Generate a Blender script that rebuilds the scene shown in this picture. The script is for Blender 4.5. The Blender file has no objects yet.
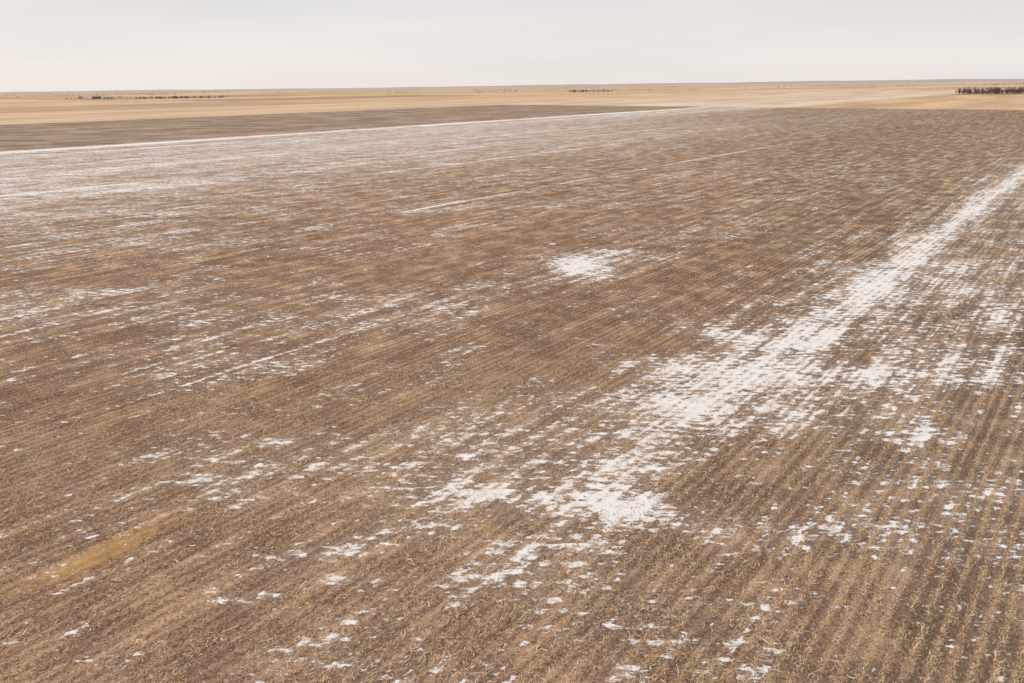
import bpy, math, numpy as np
from mathutils import Matrix, Vector
rng=np.random.default_rng(7)
sc=bpy.context.scene
sc.view_settings.view_transform='Standard'
try: sc.view_settings.look='None'
except Exception: pass
sc.view_settings.exposure=0
H=25.0
AZ=math.radians(41.2); S,C=math.sin(AZ),math.cos(AZ)   # crop-row direction (S,C)
ROW=0.762

# ------------------------------------------------------------ camera
cam=bpy.data.cameras.new('camera'); co=bpy.data.objects.new('camera',cam); sc.collection.objects.link(co)
cam.lens=24; cam.sensor_width=36; cam.clip_end=90000; cam.clip_start=0.5
th=math.radians(20.5); ro=math.radians(0.67)
fw=Vector((0,math.cos(th),-math.sin(th))); r0=Vector((1,0,0)); u0=r0.cross(fw)
r1=r0*math.cos(ro)-u0*math.sin(ro); u1=u0*math.cos(ro)+r0*math.sin(ro)
M=Matrix((( r1.x,u1.x,-fw.x,0),(r1.y,u1.y,-fw.y,0),(r1.z,u1.z,-fw.z,H),(0,0,0,1)))
co.matrix_world=M; sc.camera=co

# ------------------------------------------------------------ node helper
class NT:
    def __init__(s,tree): s.t=tree; s.n=tree.nodes; s.l=tree.links
    def put(s,inp,v):
        if v is None: return
        if isinstance(v,bpy.types.NodeSocket): s.l.new(v,inp)
        else: inp.default_value=v
    def m(s,op,a,b=None,c=None,clamp=False):
        n=s.n.new('ShaderNodeMath'); n.operation=op; n.use_clamp=clamp
        s.put(n.inputs[0],a); s.put(n.inputs[1],b)
        if c is not None: s.put(n.inputs[2],c)
        return n.outputs[0]
    def mul(s,a,b): return s.m('MULTIPLY',a,b)
    def add(s,a,b): return s.m('ADD',a,b)
    def sub(s,a,b): return s.m('SUBTRACT',a,b)
    def ss(s,x,lo,hi,a=0.0,b=1.0):
        n=s.n.new('ShaderNodeMapRange'); n.interpolation_type='SMOOTHSTEP'
        s.put(n.inputs[0],x); s.put(n.inputs[1],lo); s.put(n.inputs[2],hi); s.put(n.inputs[3],a); s.put(n.inputs[4],b)
        return n.outputs[0]
    def vec(s,x,y,z=0.0):
        n=s.n.new('ShaderNodeCombineXYZ'); s.put(n.inputs[0],x); s.put(n.inputs[1],y); s.put(n.inputs[2],z); return n.outputs[0]
    def noise(s,v,scale,detail=3,rough=.5,dist=0.0,dim='3D'):
        n=s.n.new('ShaderNodeTexNoise'); n.noise_dimensions=dim; s.put(n.inputs['Vector'],v)
        n.inputs['Scale'].default_value=scale; n.inputs['Detail'].default_value=detail
        n.inputs['Roughness'].default_value=rough; n.inputs['Distortion'].default_value=dist
        return n.outputs[0]
    def n2(s,*a): return s.noise(*a,dim='2D')
    def mix(s,f,a,b,mode='MIX'):
        n=s.n.new('ShaderNodeMix'); n.data_type='RGBA'; n.blend_type=mode
        s.put(n.inputs[0],f)
        s.put(n.inputs[6],(*a,1) if isinstance(a,tuple) else a); s.put(n.inputs[7],(*b,1) if isinstance(b,tuple) else b)
        return n.outputs[2]
def material(name):
    m=bpy.data.materials.new(name); m.use_nodes=True; t=NT(m.node_tree)
    b=[n for n in t.n if n.type=='BSDF_PRINCIPLED'][0]; b.inputs['Roughness'].default_value=1.0
    try: b.inputs['Specular IOR Level'].default_value=0.0
    except Exception: pass
    return m,t,b

# ------------------------------------------------------------ snow coverage (world metres)
def uv(X,Y): return X*S+Y*C, X*C-Y*S
blobs=[ # X,Y,rx,ry,rot(deg),strength
 (6.2,36.9,3.6,1.4,-4,.62),(-.8,38.4,4.2,1.3,0,.42),(11,34.6,3.2,1.0,-14,.34),(3,40.6,7,3.0,20,.30),
 (10.8,97,3.6,5.5,20,.80),(15,104,8,5,10,.42),(8,92,6,6,0,.20),
 (22,69,3.6,3.0,0,.44),(27,66.5,5.5,1.6,0,.36),(31,72,7,3.5,0,.22),(16,59,5,5,0,.18),
 (-.9,30.6,3.4,1.0,8,.46),(1.2,33.0,3.2,.8,0,.38),(3.5,29,3,1.0,0,.16),
 (-9.4,32.8,2.7,.6,8,.60),(-7.6,34.6,2.4,.6,20,.42),(-9.0,30.2,1.9,.5,0,.46),(-4.5,34.5,2.5,.9,10,.22),
 (-8.2,24.4,1.3,.5,0,.58),(-14.3,28.9,1.9,.45,5,.52),(-12,27.6,1.4,.4,0,.42),(-10.5,25.6,1.6,.5,0,.26),
 (-17.3,45.7,1.5,.6,0,.75),(-15,47,3.0,1.0,0,.24),(-21,40.5,1.7,.6,0,.54),(-19,38.6,2.0,.6,0,.42),(-25.5,38.5,1.2,.4,0,.42),
 (4.8,23.8,.6,.6,0,.65),(31,45.4,2.6,1.2,0,.46),(22,49,7,2.2,0,.16),(12,52,6,3,0,.26),(14,57,6,4,20,.22),(18,60,9,3,0,.22),(9,47,6,3,20,.20),
 (52,82,14,7,0,.22),(40,62,12,5,0,.20),(36,56,9,4,0,.18),(60,95,14,8,0,.20),(28,52,8,4,0,.16),
 (-58,85,15,5,8,.34),(-50,76,16,3.5,10,.32),(-24,73,14,5,10,.28),(-14,83,12,5,0,.18),(-30,62,12,4,0,.22),
 (-14,42,9,4,0,.15),(-3,52,9,5,0,.20),(-8,36,8,8,0,.13),(-20,43,8,5,0,.14),(0,46,8,4,0,.20),(-70,120,30,12,0,.16),(-120,190,40,12,0,.22),(-90,150,30,8,0,.20),(-5,150,25,6,0,.16),(30,125,16,9,0,.16),
 (20,30,11,5,0,.05),(25,33,9,5,0,.08),(33,34,9,9,0,.18),(40,160,30,12,0,.10),(60,200,50,20,0,.10),
]
def cover(X,Y):
    u,v=uv(X,Y); c=np.full(X.shape,.215)
    for (bx,by,rx,ry,rt,st) in blobs:
        a=math.radians(rt); dx=X-bx; dy=Y-by
        p=(dx*math.cos(a)+dy*math.sin(a))/rx; q=(-dx*math.sin(a)+dy*math.cos(a))/ry
        c+=st*np.exp(-(p*p+q*q)*.8)
    sg=lambda x:1/(1+np.exp(-np.clip(x,-30,30)))
    g=lambda v0,w: np.exp(-((v-v0)/w)**2)
    c+=g(-21.5,2.5)*sg((u-38)/6)*(.24+.20*sg((u-95)/15))
    c+=g(-20.5,2.0)*sg((u-28)/4)*.14
    c+=g(-17,10)*sg((u-34)/10)*.18
    c+=g(-6.5,1.6)*sg((u-44)/6)*sg((200-u)/20)*.14
    c+=g(-4,18)*sg((u-42)/15)*.15
    c+=g(-45,18)*sg((u-110)/30)*.08
    c+=g(-372,14)*.32*sg((900-u)/100)
    c+=g(-330,36)*.30
    c+=g(-262,36)*.34*sg((420-u)/80)
    c+=g(-200,30)*.22*sg((420-u)/80)
    c+=g(-300,120)*.13+g(-150,60)*.10
    c-=.04*sg((-20-X)/6)*sg((36-Y)/4)
    return np.clip(c,0,1.05)

# ------------------------------------------------------------ ground sheet
def lines(maxd,s0,k,c0):
    a=[0.0]
    while a[-1]<maxd: a.append(a[-1]+max(s0,k*(a[-1]-c0)))
    return np.array(a)
px=lines(42000,.5,.02,10); xs=np.concatenate([-px[::-1][:-1],px])
py=lines(45000,.4,.018,25); ys=np.concatenate([-lines(1500,4,.1,0)[::-1][:-1],py])
nx,ny=len(xs),len(ys)
X,Y=np.meshgrid(xs,ys); X=X.ravel(); Y=Y.ravel()
def relief(X,Y):
    d=np.hypot(X,Y); s=np.clip((d-1200)/4500,0,1); s=s*s*(3-2*s)
    z=s*(5*np.sin(X/1900+1.3)*np.cos(Y/2600)+4*np.sin(X/760+Y/1500+.6)+3*np.sin(Y/900-X/2300)+1.2*np.sin(X/310+Y/700))
    return z+np.clip((d-9000)/20000,0,1)*12-s*2
Z=relief(X,Y)
co_=np.stack([X,Y,Z],1).astype(np.float32)
i=np.arange(nx-1)[None,:]+np.arange(ny-1)[:,None]*nx
q=np.stack([i,i+1,i+1+nx,i+nx],-1).reshape(-1,4)
def mkmesh(name,verts,faces,k):
    me=bpy.data.meshes.new(name); me.vertices.add(len(verts)); me.vertices.foreach_set('co',np.ascontiguousarray(verts,dtype=np.float32).ravel())
    n=len(faces); me.loops.add(n*k); me.loops.foreach_set('vertex_index',np.ascontiguousarray(faces,dtype=np.int32).ravel())
    me.polygons.add(n); me.polygons.foreach_set('loop_start',np.arange(n,dtype=np.int32)*k)
    me.update(calc_edges=True); return me
gm=mkmesh('field_ground',co_,q,4)
at=gm.attributes.new('cover','FLOAT','POINT'); at.data.foreach_set('value',cover(X,Y).astype(np.float32))
gm.polygons.foreach_set('use_smooth',np.ones(len(q),dtype=bool))
go=bpy.data.objects.new('field_ground',gm); sc.collection.objects.link(go)

m,t,bs=material('stubble_field_soil')
geo=t.n.new('ShaderNodeNewGeometry'); sp=t.n.new('ShaderNodeSeparateXYZ'); t.l.new(geo.outputs['Position'],sp.inputs[0])
px_,py_=sp.outputs[0],sp.outputs[1]
U=t.add(t.mul(px_,S),t.mul(py_,C)); V=t.sub(t.mul(px_,C),t.mul(py_,S))
XY=t.vec(px_,py_)
dist=t.m('SQRT',t.add(t.mul(px_,px_),t.mul(py_,py_)))
streak=t.n2(t.vec(t.mul(U,.05),t.mul(V,.75)),1.0,6,.70)
wob=t.mul(t.sub(t.n2(t.vec(t.mul(U,.06),t.mul(V,.25)),1.0,2,.5),.5),.9)
rowc=t.m('COSINE',t.mul(t.add(V,t.mul(wob,.3)),2*math.pi/ROW))       # +1 on the stalk row
patch=t.n2(t.vec(t.mul(px_,.45),py_),.22,8,.76)
streakw=t.n2(t.vec(t.mul(U,.006),t.mul(V,.09)),1.0,5,.62)
fine=t.n2(t.vec(t.mul(px_,.40),py_),1.9,5,.76)
clod=t.n2(XY,5.0,5,.76)
cv=t.n.new('ShaderNodeAttribute'); cv.attribute_name='cover'; cov=cv.outputs['Fac']
brk=t.ss(streakw,.42,.6)
def line(v0,w,u0_,u1_,amp):
    g=t.ss(t.m('ABSOLUTE',t.sub(t.add(V,t.mul(wob,1.0)),v0)),w*1.2,0.0)
    e=t.mul(t.ss(U,u0_,u0_+12),t.ss(U,u1_,u1_-18))
    return t.mul(t.mul(g,e),amp)
ln=0.0
for a in [(-114,.8,90,345,.40),(-142,1.0,-60,230,.2),(-175,1.3,-120,420,.28),(-215,1.8,-80,400,.28),(-344,3.5,-300,800,.28),(-374,7,-300,775,.40)]:
    ln=t.add(ln,line(*a))
ln=t.mul(ln,t.add(.3,t.mul(brk,.9)))
ln=t.add(ln,t.add(line(-59.7,.38,8,60,.30),line(-373,9,-300,775,.16)))
val=t.add(t.mul(t.sub(patch,.5),1.2),t.mul(t.sub(streak,.5),1.0))
val=t.add(val,t.mul(t.sub(streakw,.5),.5))
val=t.add(val,t.mul(t.sub(fine,.5),1.95))
val=t.sub(val,t.mul(rowc,.065))
val=t.add(val,t.add(t.mul(cov,.68),ln))
snow=t.ss(val,.46,.63)
infield=t.mul(t.ss(V,-388,-384),t.ss(U,800,770))
outf=t.sub(1.0,infield)
snow=t.mul(snow,t.add(t.mul(infield,.95),t.mul(outf,.25)))
# soil
big=t.n2(XY,.02,4,.55); mid=t.n2(XY,.25,6,.7)
soil=t.mix(t.ss(clod,.35,.65),(.135,.082,.056),(.37,.237,.163))
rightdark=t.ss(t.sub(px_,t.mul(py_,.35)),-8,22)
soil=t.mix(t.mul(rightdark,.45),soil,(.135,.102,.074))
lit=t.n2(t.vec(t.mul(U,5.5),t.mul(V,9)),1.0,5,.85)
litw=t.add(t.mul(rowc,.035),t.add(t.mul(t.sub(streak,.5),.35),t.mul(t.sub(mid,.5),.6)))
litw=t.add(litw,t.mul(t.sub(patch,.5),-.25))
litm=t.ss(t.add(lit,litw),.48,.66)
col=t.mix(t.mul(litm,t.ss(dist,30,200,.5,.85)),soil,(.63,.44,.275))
gx=t.mul(t.add(U,-9.0),1/4.4); gv=t.mul(t.add(V,39.5),1/1.15)
pile=t.m('EXPONENT',t.mul(t.add(t.mul(gx,gx),t.mul(gv,gv)),-1.0))
col=t.mix(t.mul(t.ss(t.add(pile,t.mul(t.sub(fine,.5),2.0)),.15,.8),.9),col,(.55,.325,.15))
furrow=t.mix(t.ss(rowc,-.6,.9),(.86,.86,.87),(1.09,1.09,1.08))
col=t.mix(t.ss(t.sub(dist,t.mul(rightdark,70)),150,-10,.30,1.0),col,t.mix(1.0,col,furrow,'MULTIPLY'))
wr=t.n.new('ShaderNodeTexWhiteNoise'); wr.noise_dimensions='1D'; t.l.new(t.m('FLOOR',t.mul(t.add(V,ROW*.5),1/ROW)),wr.inputs['W'])
rv=t.ss(wr.outputs[0],0.0,1.0,.93,1.06)
col=t.mix(1.0,col,t.vec(rv,rv,rv),'MULTIPLY')
col=t.mix(1.0,col,t.mix(t.ss(big,.3,.7),(.93,.92,.915),(1.06,1.06,1.05)),'MULTIPLY')
col=t.mix(1.0,col,t.mix(t.ss(streak,.34,.66),(.90,.89,.885),(1.07,1.07,1.07)),'MULTIPLY')
col=t.mix(1.0,col,t.mix(t.ss(mid,.34,.66),(.90,.89,.885),(1.08,1.08,1.08)),'MULTIPLY')
pale_mix=t.mul(t.ss(t.add(t.mul(cov,.8),t.mul(t.sub(patch,.5),1.0)),.12,.62),t.ss(dist,60,320,.10,.34))  # pale tint by snow cover and patch noise, stronger with distance
snowc=t.mix(t.ss(fine,.3,.7),(.80,.765,.74),(.90,.875,.86))
# neighbouring fields
cu=t.m('FLOOR',t.mul(t.add(U,-790),1/800)); cvv=t.m('FLOOR',t.mul(t.add(V,690),1/400))
wn=t.n.new('ShaderNodeTexWhiteNoise'); wn.noise_dimensions='2D'; t.l.new(t.vec(cu,cvv),wn.inputs['Vector'])
rp=t.n.new('ShaderNodeValToRGB'); t.l.new(wn.outputs[0],rp.inputs[0]); rp.color_ramp.interpolation='CONSTANT'
els=[(0,(.62,.44,.28)),(.25,(.52,.375,.255)),(.42,(.66,.49,.34)),(.6,(.44,.32,.225)),(.7,(.63,.43,.25)),(.85,(.68,.54,.41))]
rp.color_ramp.elements[0].color=(*els[0][1],1); rp.color_ramp.elements[1].position=.99; 
for p_,c_ in els[1:-1]:
    e=rp.color_ramp.elements.new(p_); e.color=(*c_,1)
rp.color_ramp.elements[-1].position=els[-1][0]; rp.color_ramp.elements[-1].color=(*els[-1][1],1)
fn=t.n2(t.vec(t.mul(U,.004),t.mul(V,.02)),1.0,6,.6)
fcol=t.mix(1.0,rp.outputs[0],t.mix(t.ss(fn,.25,.75),(.78,.76,.74),(1.14,1.12,1.10)),'MULTIPLY')
darkf=t.mul(t.mul(t.ss(V,-384,-388),t.ss(V,-706,-694)),t.ss(U,790,780))
dkn=t.n2(t.vec(t.mul(px_,.03),t.mul(py_,.06)),1.0,7,.75)
dk=t.mix(t.ss(t.add(t.mul(streakw,.3),t.mul(dkn,.7)),.40,.60),(.25,.175,.13),(.43,.325,.25))
fcol=t.mix(darkf,fcol,dk)
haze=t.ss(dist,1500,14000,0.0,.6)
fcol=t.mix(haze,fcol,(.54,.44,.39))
col=t.mix(pale_mix,col,(.72,.65,.59))
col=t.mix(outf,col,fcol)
col=t.mix(snow,col,snowc)
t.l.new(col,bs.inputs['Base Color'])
bp=t.n.new('ShaderNodeBump'); bp.inputs['Distance'].default_value=1.0
bs1=t.n2(XY,5.0,3,.7)
hgt=t.add(t.mul(rowc,.010),t.mul(bs1,.09))
t.l.new(t.ss(dist,60,300,.55,0.0),bp.inputs['Strength'])
t.l.new(hgt,bp.inputs['Height']); t.l.new(bp.outputs[0],bs.inputs['Normal'])
gm.materials.append(m)

# ------------------------------------------------------------ corn stubble + litter (one mesh)
def wedge(n,d0,d1,expo,half=math.radians(46)):
    a=rng.uniform(-half,half,n); r=rng.random(n)
    if expo==0: dd=np.sqrt(d0*d0+r*(d1*d1-d0*d0))
    elif expo==2: dd=d0*(d1/d0)**r
    return dd*np.sin(a),dd*np.cos(a)
def lowf(x,y,s,seed):
    g=np.random.default_rng(seed); o=np.zeros_like(x)
    for k in range(7):
        a=g.uniform(0,6.28); f=s*g.uniform(.6,2.2); o+=np.sin((x*math.cos(a)+y*math.sin(a))*f+g.uniform(0,6.28))
    return np.clip(.5+o/7,0,1)
V_=[];F_=[];C_=[];off=0
def addv(vs,fs,cs):
    global off
    V_.append(vs); F_.append(fs+off); C_.append(cs); off+=len(vs)
tan=np.array([[.65,.435,.245],[.78,.57,.37],[.46,.285,.165],[.18,.115,.075],[.86,.72,.55]])
def cols(n):
    k=rng.choice(5,n,p=[.30,.25,.19,.14,.12]); return tan[k]*rng.uniform(.8,1.1,(n,1))
xa,ya=wedge(380000,17,62,0); xb,yb=wedge(230000,62,170,2)
x=np.concatenate([xa,xb]); y=np.concatenate([ya,yb])
u,v=uv(x,y)
rightness=np.clip((x-y*.3+14)/26,0,1)
near=rng.random(len(x))<(.27+.45*rightness)
rowid=np.round(v/ROW).astype(int)
rowden=np.random.default_rng(11).uniform(.7,1.25,4000)[(rowid+2000)%4000]
vr=rowid*ROW+rng.normal(0,1,len(x))*(.14-.05*rightness); v=np.where(near,vr,v)
x=u*S+v*C; y=u*C-v*S
cvr=cover(x,y)
clump=lowf(x*.8,y,1.6,3)*lowf(x,y,4.5,4)*4
keep=rng.random(len(x))<np.clip(1.05-1.2*np.clip(cvr-.3,0,1),.1,1)*(.08+.60*np.clip(clump,0,1.4))*rowden*np.where((x<-12)&(y<34),.5+.5*lowf(x,y,.5,9),1)
x,y,u,v=x[keep],y[keep],u[keep],v[keep]; n=len(x); d=np.hypot(x,y)
L=rng.gamma(1.4,.08,n)+.03; L=np.clip(L,.03,.7)*np.where(d>60,1.15,1); W=rng.uniform(.009,.028,n)*np.where(rng.random(n)<.12,2,1)*np.clip(d/60,1,1.9)
ang=np.where(rng.random(n)<.3,rng.normal(AZ,.4,n),rng.uniform(0,math.pi,n))
dx,dy=np.sin(ang),np.cos(ang); nxx,nyy=dy,-dx
z0=rng.uniform(.006,.03,n); z1=z0+rng.uniform(-.0,.05,n)*rng.random(n); z2=z0+np.where(rng.random(n)<.18,rng.uniform(.03,.16,n),.008)
bend=rng.normal(0,.10,n)*L
tw=rng.uniform(-.2,.6,n)*W
P=np.zeros((n,6,3))
for k,(s_,z,b) in enumerate([(-.5,z0,0),(0,z1,1),(.5,z2,0)]):
    cx=x+dx*L*s_+nxx*bend*b; cy=y+dy*L*s_+nyy*bend*b; ww=W*(.5 if k else .35)
    P[:,2*k]=np.stack([cx-nxx*ww,cy-nyy*ww,z+.006+(tw if k==2 else 0)],1); P[:,2*k+1]=np.stack([cx+nxx*ww,cy+nyy*ww,z+.006],1)
base=np.arange(n)[:,None]*6
f=np.concatenate([base+np.array([[0,1,3,2]]),base+np.array([[2,3,5,4]])],0)
addv(P.reshape(-1,3),f,np.repeat(cols(n),6,0))
nl=n
xa,ya=wedge(20000,17,60,0); xb,yb=wedge(26000,60,150,2)
x=np.concatenate([xa,xb]); y=np.concatenate([ya,yb]); u,v=uv(x,y)
v=np.round(v/ROW)*ROW+rng.normal(0,.035,len(v))
x=u*S+v*C; y=u*C-v*S
k=rng.random(len(x))<(.25+.75*lowf(u*.3,v,.6,5))*np.where((x<-12)&(y<34),.35,1)*(.5+.5*np.clip((x-y*.3+14)/26,0,1)); x,y=x[k],y[k]; n=len(x)
h=rng.uniform(.06,.28,n); r=rng.uniform(.009,.015,n)*np.clip(np.hypot(x,y)/70,1,1.6); ta=rng.uniform(0,6.28,n); tl=rng.uniform(0,1.4,n)
P=np.zeros((n,8,3))
for k in range(4):
    a=k*math.pi/2+.4
    P[:,k]=np.stack([x+r*math.cos(a),y+r*math.sin(a),np.full(n,-.01)],1)
    P[:,4+k]=np.stack([x+r*.8*math.cos(a)+np.sin(ta)*h*tl,y+r*.8*math.sin(a)+np.cos(ta)*h*tl,h*(1-.4*tl)+.01],1)
base=np.arange(n)[:,None]*8
f=np.concatenate([base+np.array([[0,1,5,4]]),base+np.array([[1,2,6,5]]),base+np.array([[2,3,7,6]]),base+np.array([[3,0,4,7]]),base+np.array([[4,5,6,7]])],0)
addv(P.reshape(-1,3),f,np.repeat(cols(n)*1.05,8,0))
VV=np.concatenate(V_); FF=np.concatenate(F_); CC=np.concatenate(C_)
sm_=mkmesh('corn_stubble',VV,FF,4)
ca=sm_.attributes.new('tint','FLOAT_COLOR','POINT'); ca.data.foreach_set('color',np.concatenate([CC,np.ones((len(CC),1))],1).astype(np.float32).ravel())
so=bpy.data.objects.new('corn_stubble',sm_); sc.collection.objects.link(so)
m,t,bs=material('dry_corn_stalk'); a=t.n.new('ShaderNodeAttribute'); a.attribute_name='tint'
t.l.new(a.outputs['Color'],bs.inputs['Base Color'])
sm_.materials.append(m)
print('litter',nl,'stubble faces',len(FF),'ground',nx*ny)

# ------------------------------------------------------------ distant bare trees
mt,t,bs=material('bare_tree_bark'); g_=t.n.new('ShaderNodeNewGeometry')
c_=t.mix(t.noise(g_.outputs['Position'],.12,3),(.10,.072,.058),(.25,.185,.15)); t.l.new(c_,bs.inputs['Base Color'])
def gz(x,y): return float(relief(np.array([x]),np.array([y]))[0])
def tree_mass(name,pts,hmin,hmax,twigs=260,tw=.008):
    vs=[];fs=[]
    def cone(a,b,ra,rb):
        o=len(vs); dvec=(b-a).normalized(); s=dvec.orthogonal().normalized(); w=dvec.cross(s)
        for (p,rr) in ((a,ra),(b,rb)):
            for k in range(4):
                an=k*math.pi/2; vs.append(p+s*(rr*math.cos(an))+w*(rr*math.sin(an)))
        for k in range(4): fs.append((o+k,o+(k+1)%4,o+4+(k+1)%4,o+4+k))
    for (x,y) in pts:
        h=rng.uniform(hmin,hmax); b=Vector((x,y,gz(x,y)-.3)); top=b+Vector((rng.normal(0,.4),rng.normal(0,.4),h*.6))
        cone(b,top,.028*h,.014*h)
        limbs=[]
        for k in range(11):
            s=b.lerp(top,rng.uniform(.15,1)); an=rng.uniform(0,6.28); e=rng.uniform(.2,1.3); l=h*rng.uniform(.25,.45)
            t_=s+Vector((math.cos(an)*math.cos(e),math.sin(an)*math.cos(e),math.sin(e)))*l
            cone(s,t_,.010*h,.004*h); limbs.append((s,t_))
        for k in range(twigs):
            s,t_=limbs[rng.integers(len(limbs))]; p=s.lerp(t_,rng.uniform(.2,1.02)); an=rng.uniform(0,6.28); e=rng.uniform(-.3,1.4)
            dv=Vector((math.cos(an)*math.cos(e),math.sin(an)*math.cos(e),math.sin(e))); l=h*rng.uniform(.05,.16)
            sd=dv.orthogonal().normalized()*h*tw; o=len(vs)
            vs+= [p-sd,p+sd,p+dv*l+sd*.4,p+dv*l-sd*.4]; fs.append((o,o+1,o+2,o+3))
    me=mkmesh(name,np.array([tuple(p) for p in vs]),np.array(fs),4); me.materials.append(mt)
    o=bpy.data.objects.new(name,me); sc.collection.objects.link(o)
def belt(cx,cy,length,depth,ang,n):
    a=math.radians(ang); r=[]
    for k in range(n):
        p=rng.uniform(-.5,.5)*length; q_=rng.uniform(-.5,.5)*depth
        r.append((cx+p*math.cos(a)-q_*math.sin(a),cy+p*math.sin(a)+q_*math.cos(a)))
    return r
tree_mass('tree_grove',belt(1018,1430,245,80,-5,230),8,16,200,.011)
tree_mass('tree_row',belt(-1000,2200,270,60,0,130),5,11,130,.014)
tree_mass('tree_row.001',belt(-1480,2600,240,40,0,44),4,9,120,.014)
tree_mass('tree_row.002',belt(310,2750,170,35,3,90),7,13,110,.014)
tree_mass('tree_row.003',belt(-60,3600,200,30,0,34),6,11,90,.016)
tree_mass('tree_row.004',belt(-480,3300,140,30,0,16),5,10,90,.016)
pts=[]
for k in range(150):
    dd=rng.uniform(4500,11000); a=rng.uniform(-.72,.72); L_=rng.uniform(60,600)
    for j in range(int(6+L_/40)):
        p=rng.uniform(-.5,.5)*L_; pts.append((dd*math.sin(a)+p,dd*math.cos(a)+rng.uniform(-15,15)))
tree_mass('distant_trees',pts,7,13,30,.02)

# ------------------------------------------------------------ distant hills
mh,t,bs=material('hazy_hill_grass'); g_=t.n.new('ShaderNodeNewGeometry')
t.l.new(t.mix(t.noise(g_.outputs['Position'],.0006,4),(.38,.355,.37),(.50,.46,.455)),bs.inputs['Base Color'])
K=260; prof=[]
for k in range(K):
    a=-1.0+2.0*k/(K-1); hh=14+10*math.sin(a*5+.6)+8*math.sin(a*13+1)+5*math.sin(a*37)+3*math.sin(a*83)+34*max(0,min(1,(a-.02)*3))
    prof.append((a,max(4,hh)))
vs=[];fs=[]
for (a,hh) in prof:
    for (dd,z) in ((21000,-20),(24000,hh*.8+22),(27000,hh+25),(33000,-20)): vs.append((dd*math.sin(a),dd*math.cos(a),z))
for k in range(K-1):
    for j in range(3): o=k*4+j; fs.append((o,o+4,o+5,o+1))
me=mkmesh('distant_hills',np.array(vs),np.array(fs),4); me.materials.append(mh)
o=bpy.data.objects.new('distant_hills',me); sc.collection.objects.link(o)

# ------------------------------------------------------------ farmstead buildings (tiny, far left)
def simple(name,col):
    m,t,bs=material(name); g_=t.n.new('ShaderNodeNewGeometry')
    t.l.new(t.mix(t.noise(g_.outputs['Position'],1.5,3),tuple(c*.85 for c in col),col),bs.inputs['Base Color']); return m
mw=simple('painted_siding',(.62,.60,.58)); mr=simple('roof_metal',(.22,.21,.21)); md=simple('dark_opening',(.05,.05,.055)); mred=simple('red_barn_siding',(.15,.085,.07))
def build(name,x,y,w,dp,h,rh,mat,rot):
    e=bpy.data.objects.new(name,None); sc.collection.objects.link(e); e.location=(x,y,gz(x,y)-.2); e.rotation_euler=(0,0,rot)
    def part(nm,vs,fs,mat_):
        me=bpy.data.meshes.new(nm); me.from_pydata(vs,[],fs); me.materials.append(mat_); o=bpy.data.objects.new(nm,me); sc.collection.objects.link(o); o.parent=e
    a,b=w/2,dp/2
    part('walls',[(-a,-b,0),(a,-b,0),(a,b,0),(-a,b,0),(-a,-b,h),(a,-b,h),(a,b,h),(-a,b,h),(-a,0,h+rh),(a,0,h+rh)],
      [(0,1,5,4),(2,3,7,6),(1,2,6,9,5),(3,0,4,8,7)],mat)
    o_=.5; sl=rh/b
    part('roof',[(-a-o_,-b-o_,h-sl*o_+.1),(a+o_,-b-o_,h-sl*o_+.1),(a+o_,0,h+rh+.1),(-a-o_,0,h+rh+.1),(-a-o_,b+o_,h-sl*o_+.1),(a+o_,b+o_,h-sl*o_+.1)],[(0,1,2,3),(3,2,5,4)],mr)
    part('door',[(-1.5,-b-.03,0),(1.5,-b-.03,0),(1.5,-b-.03,h*.7),(-1.5,-b-.03,h*.7)],[(0,1,2,3)],md)
    part('windows',[(-a*.7,-b-.03,h*.4),(-a*.45,-b-.03,h*.4),(-a*.45,-b-.03,h*.7),(-a*.7,-b-.03,h*.7),(a*.45,-b-.03,h*.4),(a*.7,-b-.03,h*.4),(a*.7,-b-.03,h*.7),(a*.45,-b-.03,h*.7)],[(0,1,2,3),(4,5,6,7)],md)
build('farm_house',-1510,2560,14,10,5,3.5,mw,.1)
build('barn',-1460,2570,26,14,5,4,mred,-.1)
build('machine_shed',-1190,2160,30,14,5,3,mw,.05)

# ------------------------------------------------------------ overcast sky + sun
w=bpy.data.worlds.new('World'); sc.world=w; w.use_nodes=True; t=NT(w.node_tree)
bg=[n for n in t.n if n.type=='BACKGROUND'][0]
SE,SR=math.radians(28),math.radians(-60)
sky=t.n.new('ShaderNodeTexSky'); sky.sky_type='NISHITA'; sky.sun_disc=False; sky.sun_elevation=SE; sky.sun_rotation=SR
tc=t.n.new('ShaderNodeTexCoord'); s3=t.n.new('ShaderNodeSeparateXYZ'); t.l.new(tc.outputs['Generated'],s3.inputs[0])
el=s3.outputs[2]
cl=t.noise(t.vec(t.mul(s3.outputs[0],1.6),t.mul(s3.outputs[1],1.6),t.mul(el,14)),1.3,4,.5)
cloud=t.mix(t.ss(el,0.0,.13),(.875,.82,.785),(.785,.768,.762))
cloud=t.mix(t.ss(el,.12,.8),cloud,(1.08,1.04,1.01))
cloud=t.mix(1.0,cloud,t.mix(t.ss(cl,.25,.75),(.955,.955,.96),(1.045,1.04,1.04)),'MULTIPLY')
skc=t.mix(1.0,sky.outputs[0],(.1,.1,.1),'MULTIPLY')
fin=t.mix(.95,skc,cloud)
t.l.new(fin,bg.inputs[0]); bg.inputs[1].default_value=1.0
sl=bpy.data.lights.new('sun','SUN'); sl.energy=.8; sl.angle=math.radians(14); sl.color=(1,.96,.9)
slo=bpy.data.objects.new('sun',sl); sc.collection.objects.link(slo)
dirv=Vector((math.sin(SR)*math.cos(SE),math.cos(SR)*math.cos(SE),math.sin(SE)))
slo.rotation_euler=dirv.to_track_quat('Z','Y').to_euler()
